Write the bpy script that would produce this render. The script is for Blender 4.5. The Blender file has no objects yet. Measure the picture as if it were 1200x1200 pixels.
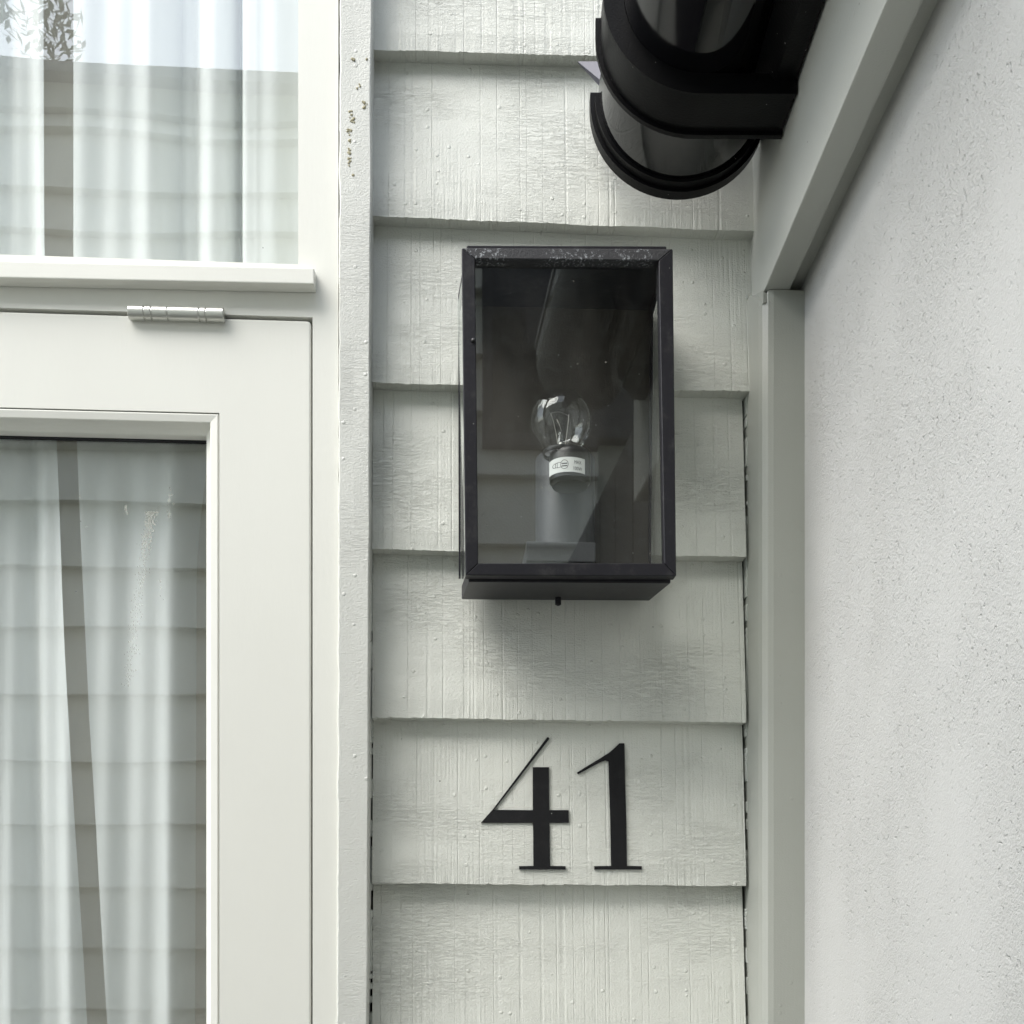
import bpy, bmesh, math, random
from mathutils import Vector, Matrix, noise
random.seed(41)
S = bpy.context.scene
C = S.collection

# ------------------------------------------------------------------ camera
F = 1250.0            # focal length in pixels of the 1200 px photograph
D = 1.07              # camera to weatherboard face, metres
HORIZON = 1060.0      # level camera, picture shifted upwards
THETA = math.atan(70.0 / F)
cam = bpy.data.cameras.new('camera')
cam.sensor_width = 36; cam.lens = F / 1200 * 36
cam.shift_y = (HORIZON - 600) / 1200
cam.clip_start = 0.02; cam.clip_end = 500
co = bpy.data.objects.new('camera', cam); C.objects.link(co)
co.location = (0, -D, 0); co.rotation_euler = (math.radians(90), 0, -THETA)
S.camera = co

# ------------------------------------------------------------------ light
SUN_DIR = Vector((-0.86, -0.58, 1.25)).normalized()      # towards the sun
elev = math.asin(SUN_DIR.z)
w = bpy.data.worlds.new('World'); S.world = w; w.use_nodes = True
nt = w.node_tree; nt.nodes.clear()
out = nt.nodes.new('ShaderNodeOutputWorld'); bg = nt.nodes.new('ShaderNodeBackground')
sky = nt.nodes.new('ShaderNodeTexSky'); sky.sky_type = 'NISHITA'; sky.sun_disc = False
sky.sun_elevation = elev; sky.sun_rotation = math.atan2(SUN_DIR.x, SUN_DIR.y)
sky.dust_density = 1.0; sky.air_density = 1.0
hs = nt.nodes.new('ShaderNodeHueSaturation'); hs.inputs['Saturation'].default_value = 0.38
nt.links.new(sky.outputs[0], hs.inputs['Color']); nt.links.new(hs.outputs[0], bg.inputs[0])
bg.inputs[1].default_value = 0.15
nt.links.new(bg.outputs[0], out.inputs[0])
sl = bpy.data.lights.new('sun', 'SUN'); sl.energy = 1.3; sl.angle = math.radians(46); sl.color = (1, 0.965, 0.90)
so = bpy.data.objects.new('sun', sl); C.objects.link(so)
so.rotation_euler = SUN_DIR.to_track_quat('Z', 'Y').to_euler()
so.location = (-2, -2, 5)
vs = S.view_settings
vs.view_transform = 'Standard'; vs.look = 'None'; vs.gamma = 1; vs.use_curve_mapping = False
vs.exposure = 1.74
S.render.engine = 'CYCLES'
S.cycles.max_bounces = 9; S.cycles.diffuse_bounces = 4; S.cycles.transparent_max_bounces = 16; S.cycles.glossy_bounces = 5
S.render.resolution_x = 1024; S.render.resolution_y = 1024

# ------------------------------------------------------------------ helpers
FW = Vector((math.sin(THETA), math.cos(THETA), 0)); RT = Vector((math.cos(THETA), -math.sin(THETA), 0))
def P(px, py, Y):
    """measured point of the photograph on the real depth Y"""
    r = FW + RT * ((px - 600) / F) + Vector((0, 0, (HORIZON - py) / F))
    t = (Y + D) / r.y
    return Vector((0, -D, 0)) + r * t

def link(name, bm, mat, parent=None, smooth=False):
    me = bpy.data.meshes.new(name)
    bmesh.ops.recalc_face_normals(bm, faces=bm.faces)
    bm.to_mesh(me); bm.free()
    if smooth:
        for p in me.polygons: p.use_smooth = True
    o = bpy.data.objects.new(name, me); C.objects.link(o)
    if mat:
        for m in (mat if isinstance(mat, list) else [mat]): me.materials.append(m)
    # origin at the piece itself
    if len(me.vertices):
        c = sum((v.co for v in me.vertices), Vector()) / len(me.vertices)
        me.transform(Matrix.Translation(-c)); o.location = c
    if parent:
        o.parent = parent; o.location = o.location - parent_world(parent)
    return o

def parent_world(o):
    v = o.location.copy()
    while o.parent:
        o = o.parent; v += o.location
    return v

def empty(name, loc):
    o = bpy.data.objects.new(name, None); C.objects.link(o); o.location = loc
    o.empty_display_size = 0.05
    return o

def tag(o, label=None, cat=None, group=None, kind=None):
    if label: o['label'] = label
    if cat: o['category'] = cat
    if group: o['group'] = group
    if kind: o['kind'] = kind
    return o

def box(bm, a, b):
    x0, x1 = sorted((a[0], b[0])); y0, y1 = sorted((a[1], b[1])); z0, z1 = sorted((a[2], b[2]))
    v = [bm.verts.new(p) for p in ((x0,y0,z0),(x1,y0,z0),(x1,y1,z0),(x0,y1,z0),(x0,y0,z1),(x1,y0,z1),(x1,y1,z1),(x0,y1,z1))]
    fs = [bm.faces.new([v[i] for i in f]) for f in ((0,3,2,1),(4,5,6,7),(0,1,5,4),(1,2,6,5),(2,3,7,6),(3,0,4,7))]
    return fs

def prism(bm, front, back):
    """closed solid between two rings of points"""
    n = len(front)
    a = [bm.verts.new(p) for p in front]; b = [bm.verts.new(p) for p in back]
    bm.faces.new(a); bm.faces.new(list(reversed(b)))
    for i in range(n):
        j = (i + 1) % n
        bm.faces.new((a[i], b[i], b[j], a[j]))

def bevel(bm, w, seg=2):
    bmesh.ops.remove_doubles(bm, verts=bm.verts, dist=1e-6)
    bmesh.ops.bevel(bm, geom=list(bm.edges), offset=w, segments=seg, profile=0.6, affect='EDGES', clamp_overlap=True)

def lathe(bm, centre, prof, n=48, cap=False, axis='Z'):
    rings = []
    for r, h in prof:
        ring = []
        for i in range(n):
            a = 2 * math.pi * i / n
            if axis == 'Z': p = Vector((r * math.cos(a), r * math.sin(a), h))
            elif axis == 'X': p = Vector((h, r * math.cos(a), r * math.sin(a)))
            else: p = Vector((r * math.cos(a), h, r * math.sin(a)))
            ring.append(bm.verts.new(Vector(centre) + p))
        rings.append(ring)
    for k in range(len(rings) - 1):
        for i in range(n):
            j = (i + 1) % n
            bm.faces.new((rings[k][i], rings[k][j], rings[k+1][j], rings[k+1][i]))
    if cap:
        bm.faces.new(rings[0]); bm.faces.new(list(reversed(rings[-1])))

def tube(bm, pts, r, n=8):
    rings = []
    for k, p in enumerate(pts):
        p = Vector(p)
        d = (Vector(pts[min(k+1, len(pts)-1)]) - Vector(pts[max(k-1, 0)])).normalized()
        u = d.cross(Vector((0.3, 1, 0.2))).normalized(); v = d.cross(u)
        rr = r[k] if isinstance(r, (list, tuple)) else r
        rings.append([bm.verts.new(p + (u * math.cos(2*math.pi*i/n) + v * math.sin(2*math.pi*i/n)) * rr) for i in range(n)])
    for k in range(len(rings) - 1):
        for i in range(n):
            j = (i + 1) % n
            bm.faces.new((rings[k][i], rings[k][j], rings[k+1][j], rings[k+1][i]))
    bm.faces.new(rings[0]); bm.faces.new(list(reversed(rings[-1])))

# ------------------------------------------------------------------ materials
class M:
    def __init__(s, name):
        s.m = bpy.data.materials.new(name); s.m.use_nodes = True
        s.t = s.m.node_tree; s.b = s.t.nodes['Principled BSDF']; s.o = s.t.nodes['Material Output']
        g = s.t.nodes.new('ShaderNodeNewGeometry'); s.pos = g.outputs['Position']
    def n(s, typ, **kw):
        x = s.t.nodes.new(typ)
        for k, v in kw.items(): setattr(x, k, v)
        return x
    def l(s, a, b): s.t.links.new(a, b)
    def scaled(s, sc):
        x = s.n('ShaderNodeVectorMath', operation='MULTIPLY'); s.l(s.pos, x.inputs[0]); x.inputs[1].default_value = sc
        return x.outputs[0]
    def noise(s, sc, detail=4, rough=0.55, scale=1.0, dist=0.0):
        x = s.n('ShaderNodeTexNoise'); s.l(s.scaled(sc), x.inputs['Vector'])
        x.inputs['Scale'].default_value = scale; x.inputs['Detail'].default_value = detail
        x.inputs['Roughness'].default_value = rough; x.inputs['Distortion'].default_value = dist
        return x.outputs['Fac']
    def ramp(s, f, a, b, va=0.0, vb=1.0):
        x = s.n('ShaderNodeMapRange'); x.interpolation_type = 'SMOOTHSTEP'
        s.l(f, x.inputs['Value'])
        for k, v in zip(('From Min', 'From Max', 'To Min', 'To Max'), (a, b, va, vb)): x.inputs[k].default_value = v
        return x.outputs[0]
    def math(s, op, a, b=None):
        x = s.n('ShaderNodeMath', operation=op)
        for i, v in enumerate((a, b)):
            if v is None: continue
            if isinstance(v, (int, float)): x.inputs[i].default_value = v
            else: s.l(v, x.inputs[i])
        return x.outputs[0]
    def mix(s, f, a, b):
        x = s.n('ShaderNodeMix', data_type='RGBA')
        if isinstance(f, (int, float)): x.inputs[0].default_value = f
        else: s.l(f, x.inputs[0])
        for i, v in ((6, a), (7, b)):
            if isinstance(v, (tuple, list)): x.inputs[i].default_value = (*v[:3], 1)
            else: s.l(v, x.inputs[i])
        return x.outputs[2]
    def bump(s, h, dist, strength=1.0):
        x = s.n('ShaderNodeBump'); s.l(h, x.inputs['Height'])
        x.inputs['Distance'].default_value = dist; x.inputs['Strength'].default_value = strength
        s.l(x.outputs[0], s.b.inputs['Normal'])
    def voro(s, sc, scale, rnd=1.0):
        x = s.n('ShaderNodeTexVoronoi'); s.l(s.scaled(sc), x.inputs['Vector']); x.inputs['Scale'].default_value = scale
        return x
    def specks(s, scale, size, keep):
        """sparse round specks with a shape of their own"""
        v = s.voro((1,1,1), scale)
        a = s.ramp(v.outputs['Distance'], size, size * 0.5)
        sep = s.n('ShaderNodeSeparateColor'); s.l(v.outputs['Color'], sep.inputs[0])
        k = s.math('LESS_THAN', sep.outputs[0], keep)
        return s.math('MULTIPLY', a, k)

def smooth_paint(name, col, rough=0.38, bumpd=0.00012):
    m = M(name)
    n1 = m.noise((6, 6, 3), 3)
    c = m.mix(m.ramp(n1, 0.3, 0.7), tuple(x * 0.965 for x in col), col)
    c = m.mix(m.specks(26, 0.02, 0.25), c, (0.16, 0.15, 0.12))
    m.l(c, m.b.inputs['Base Color'])
    m.b.inputs['Roughness'].default_value = rough
    m.b.inputs['Specular IOR Level'].default_value = 0.35
    m.bump(m.noise((260, 260, 60), 4), bumpd)
    return m.m

def rough_paint(name, col, horiz=1.0, vert=1.0, dist=0.0018):
    """thick paint over rough sawn timber"""
    m = M(name)
    # every board has its own stretch of grain
    oi = m.n('ShaderNodeObjectInfo'); ad = m.n('ShaderNodeVectorMath', operation='ADD'); sc_ = m.n('ShaderNodeVectorMath', operation='SCALE')
    sc_.inputs[0].default_value = (7.3, 0, 3.1); m.l(oi.outputs['Random'], sc_.inputs['Scale'])
    m.l(m.pos, ad.inputs[0]); m.l(sc_.outputs[0], ad.inputs[1]); m.pos = ad.outputs[0]
    # torn horizontal crackle, patchy
    h1 = m.noise((62, 62, 400), 4, 0.6, 1.0, 0.5)
    h1 = m.math('ABSOLUTE', m.math('SUBTRACT', h1, 0.5))
    h1 = m.ramp(h1, 0.0, 0.07)
    mask = m.ramp(m.noise((6, 6, 15), 3), 0.36, 0.68)
    h1 = m.math('MULTIPLY', m.math('MULTIPLY', h1, mask), 0.20 * horiz)
    # vertical saw marks
    v1 = m.noise((430, 0, 14), 3, 0.5)
    mask2 = m.ramp(m.noise((9, 9, 6), 2), 0.40, 0.65)
    v1 = m.math('MULTIPLY', m.math('MULTIPLY', v1, mask2), 0.62 * vert)
    # a few long splits in the paint
    w = m.noise((46, 0, 0.05), 1, 0.4)
    w = m.ramp(m.math('ABSOLUTE', m.math('SUBTRACT', w, 0.5)), 0.0, 0.012)
    w = m.math('MULTIPLY', m.math('MULTIPLY', w, m.ramp(m.noise((8, 8, 30), 3), 0.35, 0.6, 0.4, 1.0)), 0.26 * vert)
    g = m.math('MULTIPLY', m.noise((600, 600, 760), 4, 0.6), 0.38)
    big = m.math('MULTIPLY', m.noise((14, 14, 20), 2), 0.35)
    # scattered paint nibs
    nib = m.math('MULTIPLY', m.specks(95, 0.20, 0.22), 0.35)
    h = m.math('ADD', m.math('ADD', m.math('ADD', h1, v1), m.math('ADD', g, w)), m.math('ADD', big, nib))
    m.bump(h, dist)
    n1 = m.noise((5, 5, 9), 4)
    c = m.mix(m.ramp(n1, 0.3, 0.7), tuple(x * 0.98 for x in col), col)
    dirt = m.ramp(m.noise((70, 70, 400), 6, 0.7), 0.66, 0.78)
    c = m.mix(m.math('MULTIPLY', dirt, 0.04), c, tuple(x * 0.55 for x in col))
    c = m.mix(m.specks(30, 0.028, 0.30), c, (0.09, 0.085, 0.06))
    m.l(c, m.b.inputs['Base Color'])
    m.b.inputs['Roughness'].default_value = 0.42
    m.b.inputs['Specular IOR Level'].default_value = 0.45
    return m.m

def black_paint(name, col=(0.022, 0.022, 0.025), rough=0.42, dust=0.25):
    m = M(name)
    c = m.mix(m.math('MULTIPLY', m.ramp(m.noise((60, 60, 60), 5, 0.7), 0.5, 0.75), dust), col, (0.09, 0.09, 0.085))
    c = m.mix(m.specks(160, 0.12, 0.06), c, (0.25, 0.25, 0.24))
    m.l(c, m.b.inputs['Base Color']); m.b.inputs['Roughness'].default_value = rough; m.b.inputs['Specular IOR Level'].default_value = 0.22
    m.bump(m.noise((500, 500, 500), 3), 0.0002)
    return m.m

def glass(name, refl, tint=(0.95, 0.97, 0.96), dust=0.0, wob=0.0, rough=0.0, spk=0.0, dustcol=(0.5, 0.5, 0.47)):
    """thin pane: clear with a Fresnel reflection; dust lies on it"""
    m = M(name); t = m.t
    tr = m.n('ShaderNodeBsdfTransparent'); tr.inputs[0].default_value = (*tint, 1)
    gl = m.n('ShaderNodeBsdfGlossy'); gl.inputs['Roughness'].default_value = rough; gl.inputs[0].default_value = (0.97, 1, 0.99, 1)
    # Schlick reflectance, the same from both sides of the thin pane
    g_ = m.n('ShaderNodeNewGeometry'); dt_ = m.n('ShaderNodeVectorMath', operation='DOT_PRODUCT')
    m.l(g_.outputs['Normal'], dt_.inputs[0]); m.l(g_.outputs['Incoming'], dt_.inputs[1])
    om = m.math('SUBTRACT', 1.0, m.math('ABSOLUTE', dt_.outputs['Value']))
    fres = m.math('ADD', m.math('MULTIPLY', m.math('POWER', om, 5.0), 1 - refl), refl)
    if wob:
        bp = m.n('ShaderNodeBump'); m.l(m.noise((3, 3, 3), 1), bp.inputs['Height']); bp.inputs['Distance'].default_value = wob
        m.l(bp.outputs[0], gl.inputs['Normal'])
    mx = m.n('ShaderNodeMixShader'); m.l(fres, mx.inputs[0]); m.l(tr.outputs[0], mx.inputs[1]); m.l(gl.outputs[0], mx.inputs[2])
    df = m.n('ShaderNodeBsdfDiffuse'); df.inputs[0].default_value = (*dustcol, 1)
    mx2 = m.n('ShaderNodeMixShader')
    d1 = m.math('MULTIPLY', m.ramp(m.noise((9, 9, 5), 5, 0.65), 0.35, 0.75), dust)
    if spk:
        d1 = m.math('ADD', d1, m.math('MULTIPLY', m.specks(75, 0.075, spk), 0.5))
    m.l(d1, mx2.inputs[0]); m.l(mx.outputs[0], mx2.inputs[1]); m.l(df.outputs[0], mx2.inputs[2])
    m.l(mx2.outputs[0], m.o.inputs['Surface'])
    return m.m

MAT = {}
MAT['joinery'] = smooth_paint('cream joinery paint', (0.76, 0.757, 0.70))
MAT['board'] = rough_paint('grey painted rough sawn board', (0.635, 0.645, 0.592))
MAT['casing'] = rough_paint('grey painted rough casing', (0.60, 0.605, 0.565), 0.8, 0.10, 0.0015)
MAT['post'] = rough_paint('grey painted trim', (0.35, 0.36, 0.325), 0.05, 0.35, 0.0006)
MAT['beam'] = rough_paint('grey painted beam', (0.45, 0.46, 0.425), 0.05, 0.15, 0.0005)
MAT['lantern'] = black_paint('black powder coated metal', (0.014, 0.0135, 0.017), 0.45)
MAT['lantern_in'] = black_paint('dusty dark metal inside', (0.050, 0.044, 0.037), 0.6, 0.3)
MAT['number'] = black_paint('black number metal', (0.008, 0.008, 0.009), 0.55, 0.08)
MAT['gap'] = black_paint('dark joint', (0.012, 0.012, 0.012), 0.9, 0.0)
MAT['gasket'] = black_paint('rubber gasket', (0.018, 0.018, 0.02), 0.6, 0.0)
MAT['glass'] = glass('window glass', 0.17, (0.98, 0.99, 0.985), 0.02, 0.0012, 0.0, 0.02)
MAT['lantern_glass'] = glass('dusty lantern glass', 0.105, (0.93, 0.94, 0.93), 0.09, 0.0004, 0.02, 0.5, (0.30, 0.29, 0.26))
MAT['side_glass'] = glass('lantern side glass', 0.08, (0.93, 0.95, 0.94), 0.06, 0.0, 0.02, 0.2)
MAT['bulb'] = glass('bulb glass', 0.07, (0.985, 0.99, 0.99), 0.0)

# black plastic gutter
m = M('black gutter plastic')
m.b.inputs['Base Color'].default_value = (0.004, 0.004, 0.005, 1)
m.b.inputs['Specular IOR Level'].default_value = 0.55
m.l(m.ramp(m.noise((30, 8, 30), 4), 0.3, 0.7, 0.05, 0.14), m.b.inputs['Roughness'])
m.bump(m.noise((12, 5, 12), 2), 0.0008)
MAT['gutter'] = m.m
MAT['gutter_matt'] = black_paint('matt black gutter bracket', (0.003, 0.003, 0.0035), 0.42, 0.02)
MAT['gutter_matt'].node_tree.nodes['Principled BSDF'].inputs['Specular IOR Level'].default_value = 0.13

# stucco
m = M('fine cement render')
big = m.noise((3, 3, 2.2), 3)
g1 = m.noise((620, 620, 620), 4, 0.6)
g2 = m.noise((230, 230, 230), 4, 0.65)
patch = m.ramp(m.noise((5, 5, 4), 3), 0.38, 0.66, 0.30, 1.0)
pits = m.math('MULTIPLY', m.ramp(m.noise((210, 210, 210), 2), 0.62, 0.72), -0.8)
h = m.math('MULTIPLY', m.math('ADD', m.math('ADD', g1, g2), pits), patch)
m.bump(h, 0.0013)
c = m.mix(m.ramp(big, 0.3, 0.7), (0.445, 0.445, 0.428), (0.48, 0.48, 0.465))
c = m.mix(m.math('MULTIPLY', m.ramp(m.noise((240, 240, 240), 3), 0.66, 0.74), 0.16), c, (0.36, 0.36, 0.34))
c = m.mix(m.math('MULTIPLY', m.ramp(m.noise((16, 16, 1.1), 4), 0.5, 0.75), 0.16), c, (0.36, 0.355, 0.33))
c = m.mix(m.specks(34, 0.035, 0.35), c, (0.20, 0.19, 0.16))
m.l(c, m.b.inputs['Base Color']); m.b.inputs['Roughness'].default_value = 0.85
MAT['stucco'] = m.m

# curtain cloth, lets light through
m = M('white curtain cloth')
m.l(m.mix(m.noise((700, 700, 700), 2), (0.84, 0.87, 0.865), (0.88, 0.905, 0.895)), m.b.inputs['Base Color'])
m.b.inputs['Roughness'].default_value = 0.9
tl = m.n('ShaderNodeBsdfTranslucent'); tl.inputs[0].default_value = (0.8, 0.82, 0.8, 1)
mx = m.n('ShaderNodeMixShader'); mx.inputs[0].default_value = 0.22
m.l(m.b.outputs[0], mx.inputs[1]); m.l(tl.outputs[0], mx.inputs[2]); m.l(mx.outputs[0], m.o.inputs['Surface'])
MAT['curtain'] = m.m
m = M('taupe curtain cloth')
m.l(m.mix(m.noise((700, 700, 700), 2), (0.70, 0.66, 0.60), (0.74, 0.70, 0.64)), m.b.inputs['Base Color'])
m.b.inputs['Roughness'].default_value = 0.9
MAT['lining'] = m.m
def plain(name, col, rough=0.6, metal=0.0, nb=0.0003, ns=200):
    m = M(name)
    m.l(m.mix(m.ramp(m.noise((8, 8, 8), 4), 0.3, 0.7), tuple(x * 0.88 for x in col), col), m.b.inputs['Base Color'])
    m.b.inputs['Roughness'].default_value = rough; m.b.inputs['Metallic'].default_value = metal
    m.bump(m.noise((ns, ns, ns), 3), nb)
    return m.m
MAT['room'] = plain('beige room wall', (0.36, 0.32, 0.27), 0.8)
MAT['hinge'] = plain('brushed steel', (0.62, 0.62, 0.58), 0.30, 0.75, 0.0001, 600)
MAT['steel'] = plain('galvanised strap', (0.10, 0.10, 0.125), 0.5, 0.2, 0.0001)
MAT['tube'] = plain('grey lamp tube', (0.045, 0.047, 0.052), 0.5)
MAT['socket'] = plain('black bakelite', (0.015, 0.015, 0.015), 0.35)
MAT['paper'] = plain('white label', (0.78, 0.80, 0.78), 0.6, 0, 0.00001)
MAT['ink'] = plain('black print', (0.02, 0.02, 0.02), 0.6, 0, 0.00001)
MAT['wire'] = plain('lamp wire', (0.55, 0.52, 0.48), 0.3, 0.9, 0.00001)
MAT['brass'] = plain('bulb cap metal', (0.45, 0.45, 0.43), 0.3, 0.9, 0.00001)
m = M('dried smear')
m.b.inputs['Base Color'].default_value = (0.62, 0.62, 0.56, 1); m.b.inputs['Roughness'].default_value = 0.8; m.b.inputs['Alpha'].default_value = 0.45
MAT['smear'] = m.m
MAT['crumb'] = plain('ochre crumb of dirt', (0.36, 0.33, 0.22), 0.9)
MAT['filler'] = plain('paint filler', (0.52, 0.54, 0.50), 0.5)
MAT['concrete'] = plain('concrete path', (0.17, 0.17, 0.155), 0.9, 0, 0.002, 60)
MAT['nb_board'] = plain('neighbour pale board paint', (0.70, 0.71, 0.63), 0.6, 0, 0.0006, 80)
MAT['nb_trim'] = plain('neighbour trim paint', (0.42, 0.44, 0.38), 0.6)
MAT['nb_dark'] = plain('neighbour dark door paint', (0.025, 0.026, 0.028), 0.5)
MAT['nb_glass'] = plain('dark window glass', (0.01, 0.012, 0.014), 0.05, 0, 0.00001)
MAT['roof'] = plain('dark roof metal', (0.12, 0.13, 0.13), 0.5, 0.3)
MAT['leaf'] = plain('leaf', (0.07, 0.11, 0.04), 0.6)
MAT['bark'] = plain('bark', (0.12, 0.10, 0.07), 0.9, 0, 0.01, 20)

GROUND = -1.42
# ------------------------------------------------------------------ setting: ground, room
bm = bmesh.new()
v = [bm.verts.new(p) for p in ((-60,-60,GROUND),(60,-60,GROUND),(60,60,GROUND),(-60,60,GROUND))]; bm.faces.new(v)
tag(link('ground', bm, MAT['concrete']), kind='structure')

# ------------------------------------------------------------------ weatherboard wall
YB = 0.0                # face of a board at its thick lower edge
TH = 0.017
xl_px, xr_px = 436.0, 874.5
rows = [(57, 67), (252, 269.5), (447, 458), (643, 652), (840, 846), (1035, 1037.5)]     # lower edges at left / right
WX0 = P(xl_px, 600, YB).x
WX1 = P(876.0, 600, YB).x      # against the corner post
WXB = P(888.0, 300, YB).x      # above the post, against the beam
zs = [(P(xl_px, a, YB).z, P(xr_px, b, YB).z) for a, b in rows]
ex = 0.1660
while zs[0][0] < 2.2: zs.insert(0, (zs[0][0] + ex, zs[0][1] + ex))
while zs[-1][0] > GROUND + 0.12: zs.append((zs[-1][0] - ex, zs[-1][1] - ex))
wall = empty('weatherboard_wall', (0, 0.03, GROUND))
tag(wall, 'pale grey painted weatherboard wall carrying the black lantern and the number 41', 'wall')
Z_BEAM = P(897, 338, -0.045).z
for i, (zl, zr) in enumerate(zs):
    bm = bmesh.new()
    top_l = zs[i-1][0] if i else zl + ex; top_r = zs[i-1][1] if i else zr + ex
    x0 = WX0
    x1 = WX1 - 0.0011 if top_r < Z_BEAM + 0.02 else WXB + 0.002
    nx, nz = 170, 10
    grid = []
    for a in range(nx + 1):
        u = a / nx; x = x0 + (x1 - x0) * u
        zb = zl + (zr - zl) * u; zt = top_l + (top_r - top_l) * u + 0.02
        rag = (noise.noise((x * 18, i * 7.3, 0)) * 0.0011 + noise.noise((x * 120, i * 3.1, 4)) * 0.0006
               + max(0, noise.noise((x * 300, i * 9.1, 9)) - 0.25) * 0.0022)
        col = []
        for b in range(nz + 1):
            t = b / nz
            z = zb + rag * (1 - t) ** 6 + (zt - zb) * t
            y = YB + (TH + 0.0015) * t * 1.0
            y += noise.noise((x * 2.5, z * 9, i * 2.0)) * 0.0012 * (0.3 + t * (1 - t))
            if b == 0: y += 0.0012 + noise.noise((x * 160, 3, i)) * 0.0005; z -= 0.0004
            col.append(bm.verts.new((x, y, z)))
        # underside lip
        under = bm.verts.new((x, YB + TH + 0.004, zb + rag * 0.4 - 0.0006))
        grid.append([under] + col)
    for a in range(nx):
        for b in range(nz + 1):
            bm.faces.new((grid[a][b], grid[a+1][b], grid[a+1][b+1], grid[a][b+1]))
    # closed ends and back
    for g in (grid[0], grid[-1]):
        bk = bm.verts.new((g[0].co.x, YB + TH + 0.006, g[-1].co.z)); bm.faces.new(g + [bk])
    o = link('weatherboard', bm, MAT['board'], wall)
# sheathing behind the boards, black building paper seen only in the joints
bm = bmesh.new()
box(bm, (WX0 - 0.03, YB + TH + 0.008, GROUND), (0.42, YB + TH + 0.03, 2.4))
link('building_paper', bm, MAT['gap'], wall)
# ragged beads of filler bridging the open joints
def filler(xp, ya, yb, Y, w, dens, name):
    bm = bmesh.new(); z = P(xp, ya, Y).z; z1 = P(xp, yb, Y).z
    while z > z1:
        L = random.uniform(0.002, 0.012) * (2.2 if random.random() < 0.3 else 1)
        if random.random() < dens:
            n = max(2, int(L / 0.0012)); x = P(xp, 600, Y).x
            fr, bk = [], []
            for k in range(n + 1):
                zz = z - L * k / n; ww = w * (0.75 + 0.3 * random.random())
                if k in (0, n): ww *= 0.5
                fr.append((x, zz, ww))
            left = [Vector((x - ww, Y + random.uniform(0, .0006), zz)) for x, zz, ww in fr]
            right = [Vector((x + ww, Y + random.uniform(0, .0006), zz)) for x, zz, ww in reversed(fr)]
            prism(bm, left + right, [p + Vector((0, 0.012, 0)) for p in left + right])
        z -= L
    o = link(name, bm, MAT['filler'], wall); o['kind'] = 'stuff'
filler(434.6, -40, 1240, YB + 0.006, 0.0016, 0.62, 'joint_filler')
filler(875.6, 345, 1240, YB + 0.008, 0.0010, 0.72, 'joint_filler')

# ------------------------------------------------------------------ corner post, beam, rendered wall
BD = Vector((FW + RT * ((592 - 600) / F))); BD.normalize()        # horizontal run of the beam (away from us)
def along(p, dist):     # toward the camera
    return p - BD * dist
YP = -0.045
pl = P(890, 600, YP).x; pr = P(943, 600, YP).x
post_l = P(875.3, 600, YB + 0.01).x
ztop = Z_BEAM
bm = bmesh.new()
r = 0.008
ring = [(post_l, YB + 0.035), (post_l, YP + 0.014), (post_l + 0.0015, YP + 0.006), (post_l + 0.006, YP + 0.0012), (post_l + 0.011, YP), (pr + 0.002, YP), (pr + 0.002, YB + 0.035)]
def pring(z, dx=0): return [Vector((x, y, z)) for x, y in ring]
prism(bm, pring(GROUND), pring(ztop - 0.012))
ring2 = [(max(x, post_l + 0.004), y if y > YP + .02 else y + 0.0005) for x, y in ring]
a = pring(ztop - 0.012)
top = [Vector((x + (0.006 if k in (0,1,2) else 0), y, ztop - 0.0008)) for k, (x, y) in enumerate(ring)]
prism(bm, a, top)
ey = P(884, 369, YB).x - 0.0004
zc_ = P(876, 346, YB).z
fx_ = P(896.0, 338, YP).x - 0.0006
sb = [(post_l, YB + 0.033, zc_), (post_l, YB + 0.0, zc_), (post_l + 0.001, YP + 0.014, ztop - 0.004), (post_l + 0.007, YP + 0.002, ztop - 0.006), (fx_, YP + 0.002, ztop - 0.0015), (fx_, YP + 0.003, ztop), (ey, YB, zc_), (ey, YB + 0.033, zc_)]
prism(bm, [Vector((x, y, ztop - 0.0125)) for x, y, z in sb], [Vector((x, y, z)) for x, y, z in sb])
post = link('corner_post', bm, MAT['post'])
tag(post, 'grey painted timber post with rounded edge standing in the corner beside the rendered wall', 'post')

# beam (fascia) running out over our heads
bl = P(896.5, 338, YP); bl.z = 0
LEN = 0.70
def beam_box(bm, x_at_post, wid, z0, z1, back=0.07, length=LEN):
    p = Vector((x_at_post, YP, 0)); n = Vector((BD.y, -BD.x, 0))
    a = p + BD * back; b = along(p, length)
    f = [a, a + n * wid, b + n * wid, b]
    prism(bm, [Vector((q.x, q.y, z0)) for q in f], [Vector((q.x, q.y, z1)) for q in f])
bx = P(896.5, 338, YP).x
w1 = P(926, 338, YP).x - bx
tot = P(943, 338, YP).x - bx
beam = empty('beam', Vector((bx, YP, Z_BEAM)))
tag(beam, 'grey painted timber beam running out from the corner above the post', 'beam')
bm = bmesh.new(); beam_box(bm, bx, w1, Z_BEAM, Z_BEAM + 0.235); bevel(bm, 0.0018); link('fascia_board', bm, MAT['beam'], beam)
bm = bmesh.new(); beam_box(bm, bx + w1 + 0.0005, tot - w1 + 0.012, Z_BEAM + 0.010, Z_BEAM + 0.2345, 0.05, LEN - 0.01); bevel(bm, 0.001); link('packing_board', bm, MAT['beam'], beam)

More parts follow.
